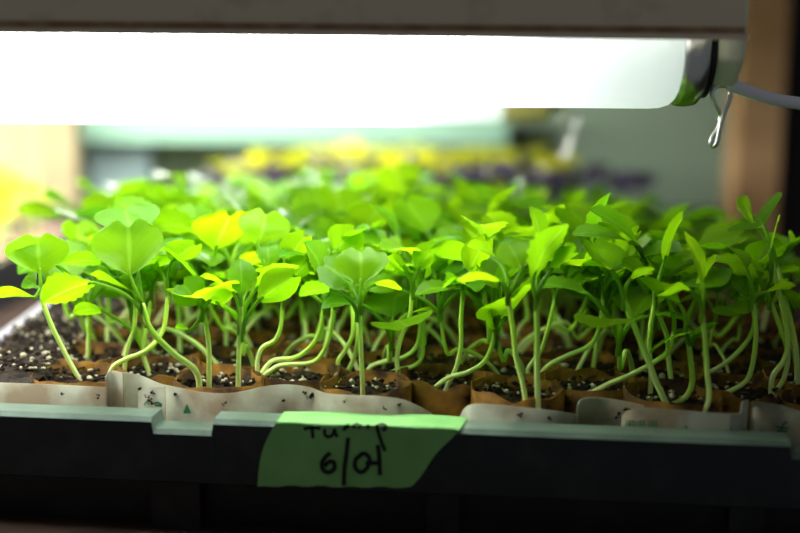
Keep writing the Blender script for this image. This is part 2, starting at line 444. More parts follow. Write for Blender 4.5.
ribbon([(117, 374, .006), (128, 375, .010), (142, 378, .010), (158, 385, .006), (175, 389, .002), (200, 394, 0), (225, 395.5, 0), (245, 393, .004), (262, 389, .009), (285, 386.5, .011), (308, 389, .009), (325, 395, .004), (345, 397, .001), (375, 398, 0), (400, 401, .001), (415, 406, .003), (432, 415, .006)], 'paper_band', 'white printed paper band')
ribbon([(138, 394, .003), (150, 389, .001), (165, 388.5, .0005)], 'paper_flap', 'torn white paper flap')
ribbon([(461, 417, .005), (465, 410, .003), (474, 406, .001), (500, 407, 0), (530, 410, 0), (556, 413, .001), (576, 416, .004)], 'paper_band', 'white printed paper band')
ribbon([(577, 413, .003), (579, 404, .004), (586, 400, .006), (605, 400, .009), (630, 404, .008), (655, 409, .004), (680, 412, .001), (715, 415, 0), (735, 415.5, .001), (741, 414, .002), (742, 404, .003), (748, 402, .004)], 'paper_band', 'white printed paper band')
ribbon([(622, 418, .002), (630, 412, .0005), (645, 409.5, 0), (690, 413, -.001), (730, 417, -.001)], 'paper_flap', 'white printed paper flap')
ribbon([(752, 403, .004), (762, 404, .007), (780, 407, .009), (800, 413, .006), (830, 421, .001), (870, 423, 0)], 'paper_band', 'white printed paper band')
ribbon([(753, 416, .003), (755, 409, .002), (762, 412, .001), (771, 417, .0005)], 'paper_flap', 'cut white paper flap')

def paper_pt(k, x, y):
    R = RIBS[k]
    for (x0, d0), (x1, d1) in zip(R, R[1:]):
        if min(x0, x1) <= x <= max(x0, x1) and abs(x1 - x0) > 1e-6:
            return unp(x, y, d0 + (d1 - d0) * (x - x0) / (x1 - x0) - .0006)
    return unp(x, y, R[-1][1] - .0006)
def printed(k, lines, w=.8, name='printed_mark'):
    mb = MB()
    for ln in lines:
        L = []; R = []
        q = [V((x, y, 0)) for x, y in ln]
        fine = []
        for a, b in zip(q, q[1:]):
            m = max(1, int((b - a).length / 2)); fine += [a.lerp(b, i / m) for i in range(m)]
        fine.append(q[-1])
        for i, p in enumerate(fine):
            t = fine[min(i+1, len(fine)-1)] - fine[max(i-1, 0)]; t.normalize(); n = V((-t.y, t.x, 0)) * w
            L.append(paper_pt(k, p.x + n.x, p.y + n.y)); R.append(paper_pt(k, p.x - n.x, p.y - n.y))
        strip(mb, [L, R])
    o = mb.build(name, M_green, honey); o['label'] = 'green printed mark on the white paper'; return o
def tri(k, x, y, w, h):
    mb = MB(); mb.add([paper_pt(k, x - w, y), paper_pt(k, x + w, y), paper_pt(k, x + w * .15, y - h), paper_pt(k, x - w * .15, y - h)], [(0, 1, 2, 3)])
    o = mb.build('printed_triangle', M_green, honey); o['label'] = 'green printed triangle on the white paper'
tri(1, 187, 413.5, 4, 9); tri(5, 686, 430, 2.4, 4.5)
printed(2, [[(144, 405), (146.5, 401.5), (149, 404)]], .7); printed(2, [[(153, 403.5), (158, 402.5), (162, 405)], [(155, 405.5), (162, 406)]], 1.0)
for x in (626.5, 637, 649):
    printed(5, [[(x, 421), (x - .5, 429)], [(x + 3, 420.5), (x + 3, 429)], [(x + 7.5, 420.5), (x + 7.5, 429)], [(x + 1.5, 421.5), (x + 8, 421)], [(x + 1.5, 424.5), (x + 8, 424.2)], [(x, 427.5), (x + 8, 427.5)]], .62, 'printed_character')
printed(4, [[(727 + 5 * math.cos(a * .5236), 430 + 4 * math.sin(a * .5236)) for a in range(13)], [(724.5, 432), (725.5, 427.5), (727, 430.5), (728.5, 427.5), (729.5, 432)]], .5, 'printed_emblem')
printed(4, [[(744, 427.5), (744.3, 433)]], .6); printed(7, [[(763, 429.5), (760, 431.5), (758, 434)]], .6)
printed(6, [[(775.5, 426), (781, 427.5), (788, 428.5)], [(777, 431), (782, 431), (787.5, 431.5)], [(787.5, 421.5), (783.5, 423.5), (782, 428), (780, 432)]], .75, 'printed_character')

# ------------------------------------------------------------------ soil
mb = MB(); NS, NV = 210, 150
vs = []
for a in range(NV + 1):
    for b in range(NS + 1):
        s = b / NS; v0 = .002 if s < S0 - PS * .5 else .017; v = v0 + (DEPTH - .001 - v0) * a / NV
        p = tq(s * .995 + .002, min(v, DEPTH * .998))
        z = SOIL - .0005 + .0022 * noise.noise(V((p.x * 160, p.y * 160, 0))) + .0014 * noise.noise(V((p.x * 420, p.y * 420, 3)))
        if s < S0 - PS * .45: z += .003
        vs.append(V((p.x, p.y, z)))
m = NS + 1
mb.add(vs, [(i*m+j, i*m+j+1, (i+1)*m+j+1, (i+1)*m+j) for i in range(NV) for j in range(NS)])
def lump(mb, c, r, n=0):
    bm = bmesh.new(); bmesh.ops.create_icosphere(bm, subdivisions=1, radius=1)
    sx, sy, sz = ru(.7, 1.4), ru(.7, 1.4), ru(.5, 1.0); an = rnd() * 6.28; sd = rnd() * 90
    vs = []
    for v in bm.verts:
        k = 1 + .35 * noise.noise(v.co * 1.4 + V((sd, 0, 0)))
        q = V((v.co.x * sx * k, v.co.y * sy * k, v.co.z * sz * k)) * r
        vs.append(V((q.x * math.cos(an) - q.y * math.sin(an), q.x * math.sin(an) + q.y * math.cos(an), q.z)) + c)
    fs = [[v.index for v in f.verts] for f in bm.faces]; bm.free(); mb.add(vs, fs)
for (x, y, k) in [(140, 390, 1), (147, 396, 2), (150, 399, 2), (152, 393, 2), (151, 402, 2), (176, 394, 1), (346, 400, 3), (617, 418, 4), (620, 413, 4), (624, 410, 4), (628, 408, 4), (305, 393, 1), (309, 397, 1), (313, 394, 1), (283, 402, 1), (384, 408, 1), (400, 406, 1), (62, 394, 0), (97, 396, 0), (224, 404, 1), (520, 415, 3), (550, 418, 3), (700, 422, 4)]:
    for q in range(4): lump(mb, paper_pt(k, x + ru(-2, 2), y + ru(-2, 2)), ru(.0002, .00055))
for k in range(2600):
    s = rnd(); v = (rnd() ** 1.6) * .26 + .019
    p = tq(s, v, SOIL + ru(-.0002, .0022) + (.003 if s < S0 - PS * .45 else 0)); lump(mb, p, ru(.0004, .0012))
soil = mb.build('potting_soil', M_soil); tag(soil, 'dark crumbly potting soil in the paper pots and along the tray edge', 'soil', kind='stuff')
mb = MB(); mc = MB()
for k in range(1500):
    if k < 55: s = ru(.0, S0 - PS * .35); v = rnd() ** 1.4 * .20 + .019
    else: s = rnd(); v = (rnd() ** 1.5) * .34 + .019
    lift = .003 if s < S0 - PS * .45 else 0
    lump(mb, tq(s, v, SOIL + .0012 + lift), ru(.0004, .0010) if rnd() < .85 else ru(.0010, .0018))
perl = mb.build('perlite', M_perl); tag(perl, 'pale perlite grains scattered through the dark potting soil', 'perlite', kind='stuff')
for k in range(500):
    s = rnd() if k > 160 else ru(0, S0); v = (rnd() ** 1.5) * .2 + .019
    p = tq(s, v, SOIL + .0012 + (.003 if s < S0 - PS * .45 else 0)); a = rnd() * 6.28; l = ru(.001, .003)
    d = V((math.cos(a), math.sin(a), ru(-.2, .4))) * l
    mc.sweep([p - d, p, p + d], ru(.0002, .0005), 5)
o = mc.build('bark_bits', M_crumb); tag(o, 'brown bark slivers lying on the potting soil', 'bark', kind='stuff')

# ------------------------------------------------------------------ tape label
def face_pt(x, y, lift=.0004):
    """on the lip: its top strip or its front face, under the picture point"""
    f0 = front_at(.5, -RW, 0)
    r = ray(x, y); t = (f0 - EYEP).dot(av) / r.dot(av); p = EYEP + r * t
    if p.z > RIMZ: p = ong(x, y, RIMZ + lift); return p
    return p - av * (lift + .0006 * min(1, (RIMZ - p.z) / .02))
tape = empty('tape_label', face_pt(360, 450), 'torn green tape with black marker writing, stuck to the front lip of the tray', 'tape label')
top = [(284, 411.5), (320, 411.5), (360, 412.5), (400, 413.5), (440, 415), (468, 417.5)]
bot = [(258, 486), (288, 485), (318, 485), (348, 486), (378, 486), (410, 486.5)]
mb = MB(); rows = []
def edge(a, b, k, n=40):
    t = k / n; out = []
    L = spline([V((x, y, 0)) for x, y in a], 4); R = spline([V((x, y, 0)) for x, y in b], 4)
    for p, q in zip(L, R): out.append(p.lerp(q, t))
    return out
for k in range(41):
    row = edge(top, bot, k); t = k / 40
    row[0].x += -9 * math.sin(t * math.pi) * (1 - t * .3); row[-1].x += 3.5 * math.sin(t * 9) * .5
    if k == 40:
        for q in row: q.y += .8 * math.sin(q.x * .21)
    rows.append([face_pt(q.x, q.y) for q in row])
strip(mb, rows); mb.build('tape_strip', M_tape, tape)
strokes = [
    [(304, 428), (312, 427), (321, 427.5)], [(312.5, 427), (313, 432), (313.5, 437.5)],
    [(325, 428), (325.5, 434), (329, 436), (333, 434), (335, 428)], [(335, 428), (336, 433), (338, 436)],
    [(345, 430), (345, 427.5), (350, 425)], [(353, 427), (357, 424.5), (361, 427)], [(368, 424.5), (368.5, 428)],
    [(376, 427), (382, 424.5), (386, 427), (383, 430)],
    [(377, 426), (380, 436), (382.5, 443), (385.5, 450)],
    [(331, 452), (326, 456), (322.5, 462), (324, 469), (330, 471), (335, 467), (334, 461), (329, 461), (325, 465)],
    [(348.5, 437), (347, 452), (345, 468), (344.5, 484)],
    [(362, 453), (356, 459), (356, 467), (362, 471), (368, 466), (370, 458), (366, 453), (361, 453)],
    [(366, 462), (373, 462), (380, 462)], [(378, 444), (379.5, 455), (380, 465), (380.5, 474)],
]
for st in strokes:
    mb = MB(); pts = spline([V((x, y, 0)) for x, y in st], 5)
    ws = 2.1 if st[0][1] > 436 else 1.7
    L = []; R = []
    for k, q in enumerate(pts):
        t = pts[min(k+1, len(pts)-1)] - pts[max(k-1, 0)]
        if t.length < 1e-6: t = V((1, 0, 0))
        t.normalize(); n = V((-t.y, t.x, 0)) * ws
        L.append(face_pt(q.x + n.x, q.y + n.y, .0008)); R.append(face_pt(q.x - n.x, q.y - n.y, .0008))
    strip(mb, [L, R]); mb.build('pen_stroke', M_ink, tape)

# ------------------------------------------------------------------ light fixtures
def lathe_x(mb, prof, c, n=40):
    """prof: (x, r) revolved round the X axis through c"""
    vs = []; N = len(prof)
    for x, r in prof:
        for k in range(n):
            a = 2 * math.pi * k / n; vs.append(V((x, c.y + r * math.cos(a), c.z + r * math.sin(a))))
    mb.add(vs, [(i*n+k, i*n+(k+1) % n, (i+1)*n+(k+1) % n, (i+1)*n+k) for i in range(N-1) for k in range(n)])
M_brass = mat('yellowed_cap', (0.80, 0.68, 0.25), 0.5, 0.4)
def light(c, xe, flange_z, tube_m, lab_fix, lab_tube, hooklab, length=1.2, rear=False):
    R = .0193; ex = .022 if rear else 0.0
    root = empty('light_fixture', (xe - length / 2, c.y, flange_z), lab_fix, 'light fixture')
    x0, x1 = xe - length - .03, xe + .0085 + ex
    fy = c.y - .040
    prof = [(fy + .0020, flange_z + .0011), (fy - .0012, flange_z + .0011), (fy - .0012, flange_z - .0007), (fy + .002, flange_z - .0006), (fy + .0025, flange_z + .0034), (fy + .006, flange_z + .014), (fy + .018, flange_z + .034),
            (c.y - .015, flange_z + .05), (c.y + .015, flange_z + .05), (c.y + .062, flange_z + .034), (c.y + .075, flange_z + .0035), (c.y + .077, flange_z)]
    mb = MB(); rows = [[V((x, y, z)) for y, z in prof] for x in (x0, (x0 + x1) / 2, x1)]
    strip(mb, rows)
    # the inner, white enamel skin
    inner = [(y + (.0012 if k < 6 else -.0012 if k > 8 else 0), z - (.0012 if 5 < k < 10 else -.0004)) for k, (y, z) in enumerate(prof)][2:]
    mi = MB(); strip(mi, [[V((x, y, z)) for y, z in inner] for x in (x0 + .001, x1 - .001)])
    mb.build('reflector', M_refl, root, smooth=False); mi.build('reflector_lining', M_white, root, smooth=False)
    mr_ = MB(); mr_.box((x0, fy + .0016, flange_z + .0013), (x1 - .0006, fy + .0040, flange_z + .0033)); mr_.build('rust_strip', M_rust, root, smooth=False)
    me = MB(); ep = [(y, z) for y, z in prof[4:]]
    n = len(ep); vs = [V((x1 - .001, y, z)) for y, z in ep]; me.add(vs, [tuple(range(n))])
    vs = [V((x0 + .001, y, z)) for y, z in ep]; me.add(vs, [tuple(range(n))[::-1]])
    me.build('end_plate', M_refl, root, smooth=False)
    # lampholder
    mb = MB(); sx = xe + .0060 + ex
    vs = []; w = .0098
    outl = []
    for k in range(13):
        a = math.pi + math.pi * k / 12; outl.append((c.y + .0155 * math.cos(a), c.z - .0005 + .0085 * math.sin(a) - (.003 if 4 <= k <= 8 else .0)))
    outl = [(c.y - .0165, flange_z + .03)] + outl + [(c.y + .0165, flange_z + .03)]
    n = len(outl)
    for x, sc in ((sx, .9), (sx + .0012, 1), (sx + w - .0015, 1), (sx + w, .93)):
        vs += [V((x, c.y + (y - c.y) * sc, c.z + (z - c.z) * sc)) for y, z in outl]
    fs = [(i*n+k, i*n+(k+1) % n, (i+1)*n+(k+1) % n, (i+1)*n+k) for i in range(3) for k in range(n)]
    fs += [tuple(range(n))[::-1], tuple(3*n+k for k in range(n))]
    mb.add(vs, fs); mb.build('lampholder', M_brass if rear else M_socket, root)
    mb = MB(); lathe_x(mb, [(sx - .0012, .004), (sx - .0012, .0155), (sx + .0005, .0155), (sx + .0005, .004)], c); mb.build('gasket', M_black, root)
    # the tube
    t = empty('fluorescent_tube', (xe - length / 2, c.y, c.z), lab_tube, 'fluorescent tube')
    g = xe - .0045
    mb = MB(); lathe_x(mb, [(g - length + .01, .012), (g - length + .012, R)] + [(g - length * (1 - k / 20), R) for k in range(1, 18)] + [(g - .075, R), (g - .04, R), (g - .008, R), (g - .004, R * .985), (g - .0015, R * .94), (g, R * .87)], c)
    mb.build('glass_tube', tube_m, t, origin=(g, c.y, c.z))
    mb = MB(); lathe_x(mb, [(g - .0008, R * .86), (g + .001, R * .93), (g + .0015, R * .95), (g + .005 + ex, R * .96), (g + .0075 + ex, R * .93), (g + .0088 + ex, R * .84), (g + .009 + ex, R * .3), (g + .009 + ex, .0001)], c)
    mb.build('end_cap', M_brass if rear else M_metal, t)
    for dy in (-.0065, .0065):
        mb = MB(); mb.sweep([V((g + .008 + ex, c.y + dy, c.z)), V((g + .0145 + ex, c.y + dy, c.z))], .0012, 8); mb.build('pin', M_metal, t)
    return root, t
D1 = 0.383
c1 = unp(690, 52, D1); c1.x = 0
xe1 = unp(700, 60, D1 - .018).x
fz1 = unp(700, 37.5, D1 - .040).z
light(c1, xe1, fz1, M_tube1, 'dusty grey metal reflector fixture hanging right above the nearest seedlings', 'glowing white tube in front, its metal end cap beside the wire hook', '')
D2 = 0.74
c2 = unp(520, 92.5, D2); c2.x = 0
xe2 = unp(512, 110, D2 - .018).x
light(c2, xe2, c2.z + .012, M_tube2, 'second reflector fixture farther back, mostly hidden behind the front tube', 'second glowing tube farther back, ending in a yellowish cap', '', rear=True)
c3 = V((0, 1.10, .145)); light(c3, .10, c3.z + .012, M_tube2, 'added third reflector fixture above the rear tray, unseen behind both glowing tubes', 'added third tube above the rear tray, hidden behind the nearer tubes', '')  # third light is added, out of sight, to brighten the back
def hook(px, py, d, name, label, k=1.0):
    mb = MB()
    shape = [(719, 87), (712.5, 90), (710, 96), (713.5, 107), (718.5, 117), (716, 130), (710.5, 138), (708.8, 145), (711.5, 148.5), (714.5, 145.5), (716.5, 137), (719.5, 124), (722.5, 114), (727, 103), (728.5, 94), (725, 88.5)]
    pts = []
    for n, (x, y) in enumerate(shape):
        pts.append(unp(px + (x - 719) * k, py + (y - 87) * k, d + (.0012 if 4 <= n <= 8 else -.0012)))
    n = len(pts); P = []
    for i in range(n):
        a, b, c, e = pts[i-1], pts[i], pts[(i+1) % n], pts[(i+2) % n]
        for q in range(6):
            t = q / 6; P.append(0.5 * ((2*b) + (c-a)*t + (2*a-5*b+4*c-e)*t*t + (3*b-a-3*c+e)*t**3))
    mb.sweep(P, .00072 if k == 1 else .0007, 10, closed=True)
    o = mb.build(name, M_wire, None, origin=pts[0]); return tag(o, label, 'hook')
hook(721, 85, D1 - .004, 'wire_hook', 'twisted zinc wire hook hanging from the lampholder end of the front fixture')
hook(570, 112, D2 + .01, 'wire_hook', 'blurred pale wire hook hanging past the end of the rear tube', .8)
mb = MB()
mb.sweep(spline([unp(730, 84, D1 + .004), unp(742, 89, D1 + .005), unp(765, 97, D1 + .010), unp(790, 102, D1 + .016), unp(820, 104, D1 + .026), unp(870, 100, D1 + .05)], 8), .0023, 10)
o = mb.build('power_cable', M_cable); tag(o, 'grey power cable running right from the front lampholder', 'cable')

# ------------------------------------------------------------------ seedlings placed from the photograph
exec_heroes = True
H = hero
H('seedling farthest left by the tray rim, one big heart-shaped leaf above a low leaf', (80, 381), [(66, 355), (50, 322), (42, 298, .001), (41, 288, .002)],
  [('c', (40, 273, .003), (37, 234, .008), (31, -1, .002)), ('c', (35, 297, 0), (-4, 297, -.002), (0, 9, .010)), ('t', (36, 287, .003), (24, 277, .006), (4, -7, .003))])
H('seedling with the largest heart-shaped leaf and a toothed leaf reaching left, stem bending right', (200, 391), [(195, 370), (172, 352), (150, 328), (142, 303)],
  [('c', (130, 275, .001), (128, 220, .010), (37, -2, .001)), ('c', (131, 235, .012), (124, 205, .022), (31, -3, .004)), ('t', (95, 283, -.002), (41, 298, -.006), (4, 16, .006), (146, 318))], 1.25)
H('slender pale seedling in the second pot, low shadowed leaf facing left', (124, 373), [(127, 350), (134, 327), (136, 297)],
  [('c', (132, 291), (93, 277, -.002), (3, 9, .009)), ('c', (139, 290, .003), (152, 281, .012), (5, 8, .006))])
H('seedling leaning left from the second pot, small toothed leaf low over the soil', (149, 373), [(143, 352), (146, 330), (151, 300, .004)],
  [('t', (105, 312, -.002), (73, 310, -.006), (1, 9, .004), (143, 350)), ('c', (155, 280, .006), (186, 243, .012), (-12, -14, .006)), ('c', (150, 285, .008), (143, 262, .02), (11, 0, 0))])
H('arched seedling whose pale stem creeps low across the second pot edge', (109, 379), [(113, 367), (126, 359), (147, 350), (163, 330, .004), (168, 295, .006)],
  [('c', (172, 262, .008), (198, 242, .012), (12, 8, .006)), ('c', (160, 270, .010), (135, 255, .018), (-4, 12, .006))])
H('straight seedling behind the white paper dip, one round leaf tilted left', (209, 391), [(209, 350), (206, 325), (203, 312)],
  [('c', (200, 305), (180, 281, .004), (13, -11, .002)), ('t', (190, 331, .004), (176, 326, .006), (0, 6, .004)), ('c', (210, 300, .006), (225, 283, .014), (9, 8, .006))], 1.05)
H('upright seedling with a pale toothed spoon-shaped leaf, right of the round-leaved one', (238, 393), [(239, 350), (241, 318), (241, 305)],
  [('t', (241, 297), (241, 258, .004), (14, 0, .002)), ('c', (232, 290, .004), (202, 278, .002), (3, 8, .008), (239, 325)), ('c', (258, 301, .001), (298, 273, .004), (10, 15, .003), (242, 332))], 1.05)
H('left one of three seedlings sharing one base, stem kinked once near soil', (257, 378), [(258, 358), (263, 347), (275, 340), (281, 325), (283, 300)],
  [('c', (258, 246, .004), (267, 209, .010), (25, 6, .004)), ('t', (268, 272, .002), (268, 238, .006), (12, 1, .002)), ('c', (290, 280, .004), (313, 258, .010), (8, 10, .006))])
H('middle one of three seedlings sharing one base, sweeping right then up', (259, 379), [(266, 367), (275, 360), (293, 358), (307, 350), (319, 333), (324, 305)],
  [('c', (285, 263, .004), (308, 233, .008), (12, 9, .004)), ('t', (319, 274, .003), (309, 240, .006), (8, -4, .010)), ('c', (330, 285, .006), (345, 250, .012), (14, 4, .004))])
H('right one of three seedlings sharing one base, lowest and longest sweep', (261, 380), [(270, 371), (282, 365), (310, 363), (323, 352), (331, 330), (334, 300)],
  [('c', (335, 252, .012), (358, 228, .016), (15, 12, .004)), ('c', (320, 275, .012), (298, 268, .02), (2, 10, .008))])
H('straight-stemmed seedling above the perlite cluster, broad twin-lobed leaf at middle', (363, 397), [(361, 350), (360, 318), (360, 305)],
  [('c', (361, 284), (360, 247, .008), (28, -2, .002)), ('c', (350, 285, .006), (320, 262, .010), (9, -15, .004)), ('t', (334, 290, -.001), (299, 292, -.003), (2, 10, .006), (357, 312)), ('c', (372, 285, .004), (402, 291, .012), (0, 8, .010))])
H('thin seedling with a hooked base left of the perlite cluster', (342, 376), [(338, 362), (346, 349), (353, 332), (352, 300, .004)],
  [('c', (350, 275, .008), (340, 246, .018), (13, 0, .004)), ('c', (362, 280, .010), (390, 262, .018), (8, 10, .006))])
H('thin seedling leaning from the hooked base, partner of the hooked one', (346, 375), [(354, 358), (358, 335), (356, 300, .008)],
  [('c', (364, 275, .014), (383, 250, .02), (12, 8, .006)), ('t', (350, 270, .014), (340, 238, .022), (9, -3, .004))])
H('seedling arching low to the right beside the straight-stemmed middle one', (364, 377), [(372, 366), (387, 361), (404, 357), (416, 347), (420, 330), (419, 300)],
  [('c', (412, 275, .004), (388, 262, .006), (4, 12, .008)), ('c', (425, 280, .006), (450, 262, .012), (6, 8, .008))])
H('seedling creeping right in the fifth front pot, low then vertical', (383, 377), [(398, 370), (414, 366), (422, 356), (423, 335), (424, 300)],
  [('c', (430, 275, .008), (446, 246, .010), (18, 5, .004)), ('t', (418, 280, .006), (394, 270, .004), (2, 8, .006))])
H('slim wavy seedling rising between two low arched stems', (399, 381), [(397, 357), (402, 335), (410, 315), (412, 290)],
  [('c', (406, 272), (383, 262, -.002), (4, 8, .008)), ('c', (418, 270, .002), (438, 243, .006), (12, 8, .004))])
H('seedling stretching right from its pot, one dark leaf clasping the stem', (432, 391), [(448, 378), (468, 372), (484, 362), (492, 345), (495, 330)],
  [('c', (494, 330, -.002), (496, 304, -.002), (6, 3, .010)), ('c', (500, 290, .004), (478, 262, .01), (10, -6, .006)), ('t', (498, 285, .004), (520, 260, .010), (8, 7, .004))])
H('tall thin seedling standing just behind the brown pot wall at middle', (446, 389), [(456, 368), (461, 345), (461, 320), (463, 290)],
  [('c', (466, 278, -.001), (441, 290, -.006), (2, 5, .008)), ('c', (470, 272, .004), (488, 236, .008), (15, 6, .004))])
H('bent seedling left of the tall twin stems, broad leaf tilting to the left', (526, 408), [(523, 385), (516, 357), (513, 330), (508, 295)],
  [('c', (521, 270, .001), (508, 240, .008), (20, -6, .003)), ('c', (500, 281), (456, 281, -.004), (2, 6, .009)), ('t', (500, 262, .008), (470, 242, .014), (6, 10, .006))])
H('straight twin-stem seedling with a glowing yellow-green leaf pointing up right', (538, 409), [(537, 370), (537, 330), (536, 300)],
  [('t', (533, 278), (562, 222, .004), (17, 7, .006)), ('t', (538, 252, .010), (535, 206, .014), (11, -1, .008)), ('c', (550, 272, .004), (578, 250, .012), (6, 10, .008))], 1.15)
H('seedling leaning across behind the tall twin stems', (534, 384), [(528, 370), (541, 350), (549, 325), (556, 295)],
  [('c', (566, 272), (560, 246, .004), (12, -6, .010)), ('c', (580, 270, .002), (612, 242, .004), (4, 9, .010))])
H('seedling reaching far right at half height toward the dark gap', (537, 380), [(548, 366), (566, 356), (590, 345), (600, 325), (604, 290)],
  [('c', (612, 270, -.002), (559, 264, -.004), (10, 5, .009)), ('c', (614, 262, .002), (640, 228, .006), (8, 10, .006)), ('t', (594, 245, .006), (604, 192, .010), (10, 2, .006))])
H('pale seedling lying low over the pot wall right of centre', (586, 398), [(604, 386), (632, 374), (654, 362), (669, 350), (674, 330)],
  [('c', (668, 300, .002), (640, 280, .002), (6, 10, .008)), ('t', (700, 333, -.002), (648, 347, -.006), (2, 5, .006), (676, 332))])
H('thick seedling curling along the white paper before turning upright', (607, 399), [(636, 402), (662, 406), (683, 399), (692, 383), (690, 355), (686, 325)],
  [('c', (680, 305, -.001), (645, 285, -.003), (4, 10, .009)), ('c', (695, 300, .002), (718, 255, .004), (9, 4, .008)), ('t', (690, 345, -.002), (716, 320, -.002), (6, 6, .004))], 1.2)
H('tall seedling leaning left over the white paper, darker leaves on top', (667, 406), [(656, 382), (648, 360), (638, 335), (624, 300)],
  [('c', (612, 270, .002), (590, 240, .006), (22, 2, .008)), ('c', (630, 280, .002), (655, 272, .002), (4, 9, .010))], 1.2)
H('thin upright seedling crossing behind the leaning tall one', (650, 398), [(651, 370), (649, 340), (655, 300)],
  [('c', (664, 262, .004), (684, 212, .006), (9, 5, .006)), ('c', (646, 275, .008), (620, 262, .014), (4, 10, .006))])
H('slender vertical seedling right of the curling thick stem', (703, 414), [(709, 398), (707, 370), (705, 340), (702, 312)],
  [('c', (690, 290, .002), (655, 297, -.001), (2, 8, .010)), ('c', (702, 282, .004), (682, 232, .008), (10, 0, .008))])
H('seedling sweeping right then up in the last visible front pot', (712, 398), [(730, 391), (746, 381), (753, 362), (756, 330), (752, 300)],
  [('t', (746, 268, -.001), (730, 245, .004), (14, 6, .006)), ('c', (742, 296, .002), (735, 280, .012), (14, 0, .006)), ('c', (765, 292, .002), (795, 288, .004), (2, 7, .008))])
H('low seedling lying diagonal between the two right front pots', (697, 378), [(718, 368), (738, 352), (752, 332, .002), (757, 305, .004)],
  [('c', (760, 285, .006), (742, 258, .012), (10, -5, .008)), ('c', (768, 278, .008), (798, 270, .016), (2, 8, .008))])
H('tall right-hand seedling with a narrow upright leaf against the dark background', (771, 393), [(773, 376), (784, 360), (788, 340), (782, 305), (772, 265)],
  [('c', (770, 252), (777, 230, .012), (15, -20, .004)), ('c', (760, 300, .004), (735, 300, .010), (2, 9, .008))], 1.1)
H('tallest seedling at the right edge, pointed leaf spread like a bird in flight', (797, 384), [(796, 350), (788, 310), (776, 262, .002)],
  [('c', (764, 227, .003), (754, 213, .020), (30, -19, .002)), ('c', (755, 224, .010), (735, 204, .02), (8, -8, .010)), ('c', (784, 255, .006), (790, 230, .018), (9, 2, .006))], 1.1)
H('stem pair member at the right edge, bent around the tall right-hand seedling', (776, 392), [(784, 378), (788, 355), (781, 330), (770, 300)],
  [('c', (758, 280, .003), (728, 268, .002), (3, 10, .008)), ('c', (780, 290, .006), (798, 310, .01), (4, 7, .008))])

H('blurred seedling overhanging the left rim, broad leaf pointing down left', (112, 296), [(104, 270), (92, 245), (84, 228)],
  [('c', (70, 214, .004), (20, 216, .012), (3, 10, .016)), ('c', (90, 214, .010), (110, 190, .02), (16, 4, .010)), ('t', (80, 212, .012), (48, 196, .016), (6, 11, .012))])
H('blurred tall seedling behind the big heart-shaped leaf, pale leaf top showing', (135, 290), [(132, 262), (124, 235), (120, 215)],
  [('c', (112, 200, .004), (82, 188, .020), (6, 9, .020)), ('c', (128, 200, .004), (152, 180, .016), (14, 6, .010)), ('t', (124, 196, .01), (116, 178, .03), (14, 0, .004))])
H('seedling with a large bright toothed leaf drooping left behind the biggest heart', (226, 350), [(226, 320), (230, 290), (232, 268)],
  [('t', (211, 236), (155, 221, .002), (3, 16, .010)), ('c', (238, 245, .004), (262, 226, .012), (12, 8, .008)), ('c', (224, 250, .006), (206, 235, .02), (8, 3, .010))])
# ------------------------------------------------------------------ the other seedlings, pot by pot
ORD = ['first', 'second', 'third', 'fourth', 'fifth', 'sixth', 'seventh', 'eighth', 'ninth', 'tenth', 'eleventh', 'twelfth', 'thirteenth']
hero_n = len(seed_objs)
protos = []
for k in range(30):
    parts = gen_parts(ru(.014, .031), ru(-.003, .010), ru(.0, .020), random.choice([1, 2, 2, 3]))
    protos.append([(nm, mb.mesh(nm, M_stem if nm == 'stem' else M_cot if nm == 'cotyledon' else M_true)) for nm, mb in parts])
budget = 292 - hero_n
hero_xy = [V(o.location) for o in seed_objs]
plan = []
for (i, j) in pots:
    s, v = pot_c(i, j)
    if j == 0 and i % 2 == 0: n = 0
    elif j == 0: n = 0
    elif j == 1: n = 2 if i < 9 else 1
    elif i >= 9: n = 1
    elif j < 6: n = 3
    elif j < 9: n = 2
    else: n = 1
    plan.append((i, j, n))
tot = sum(n for _, _, n in plan)
for (i, j, n) in plan:
    for k in range(n):
        if len(seed_objs) >= 292: break
        s, v = pot_c(i, j)
        b = tq(s + PS * ru(-.14, .14) + (PS * (-.22 + .44 * k / (n - 1)) if n > 1 else 0), v + PV * ru(-.22, .22), SOIL)
        pr = random.choice(protos)
        which = '' if n == 1 else ('left ' if k == 0 else 'right ' if k == n - 1 else 'middle ')
        if j <= 5:
            lab = '%sgreen seedling in the %s pot from the left, pot row %s' % (which, ORD[i], ['one', 'two', 'three', 'four', 'five', 'six'][j])
            grp = GROUP
        else:
            lab = 'soft blurred green seedling crowded in the rear rows of the black tray'; grp = 'blurred seedlings in the rear rows'
        r = empty('seedling', b, lab, 'seedling', grp)
        sc = ru(.92, 1.18) * (1.0 if v < .2 else .95)
        px = proj(b)[0]
        if px > 690: sc *= .78
        elif px > 540 and v < .2: sc *= 1.05
        if v > .2 and px < 430: sc *= 1.12
        elif v > .28: sc *= .97
        r.scale = (sc, sc, sc); r.rotation_euler = (ru(-.08, .08), ru(-.08, .08), rnd() * 6.283)
        for nm, me in pr:
            o = bpy.data.objects.new(nm, me); link(o, r)
        seed_objs.append(r)

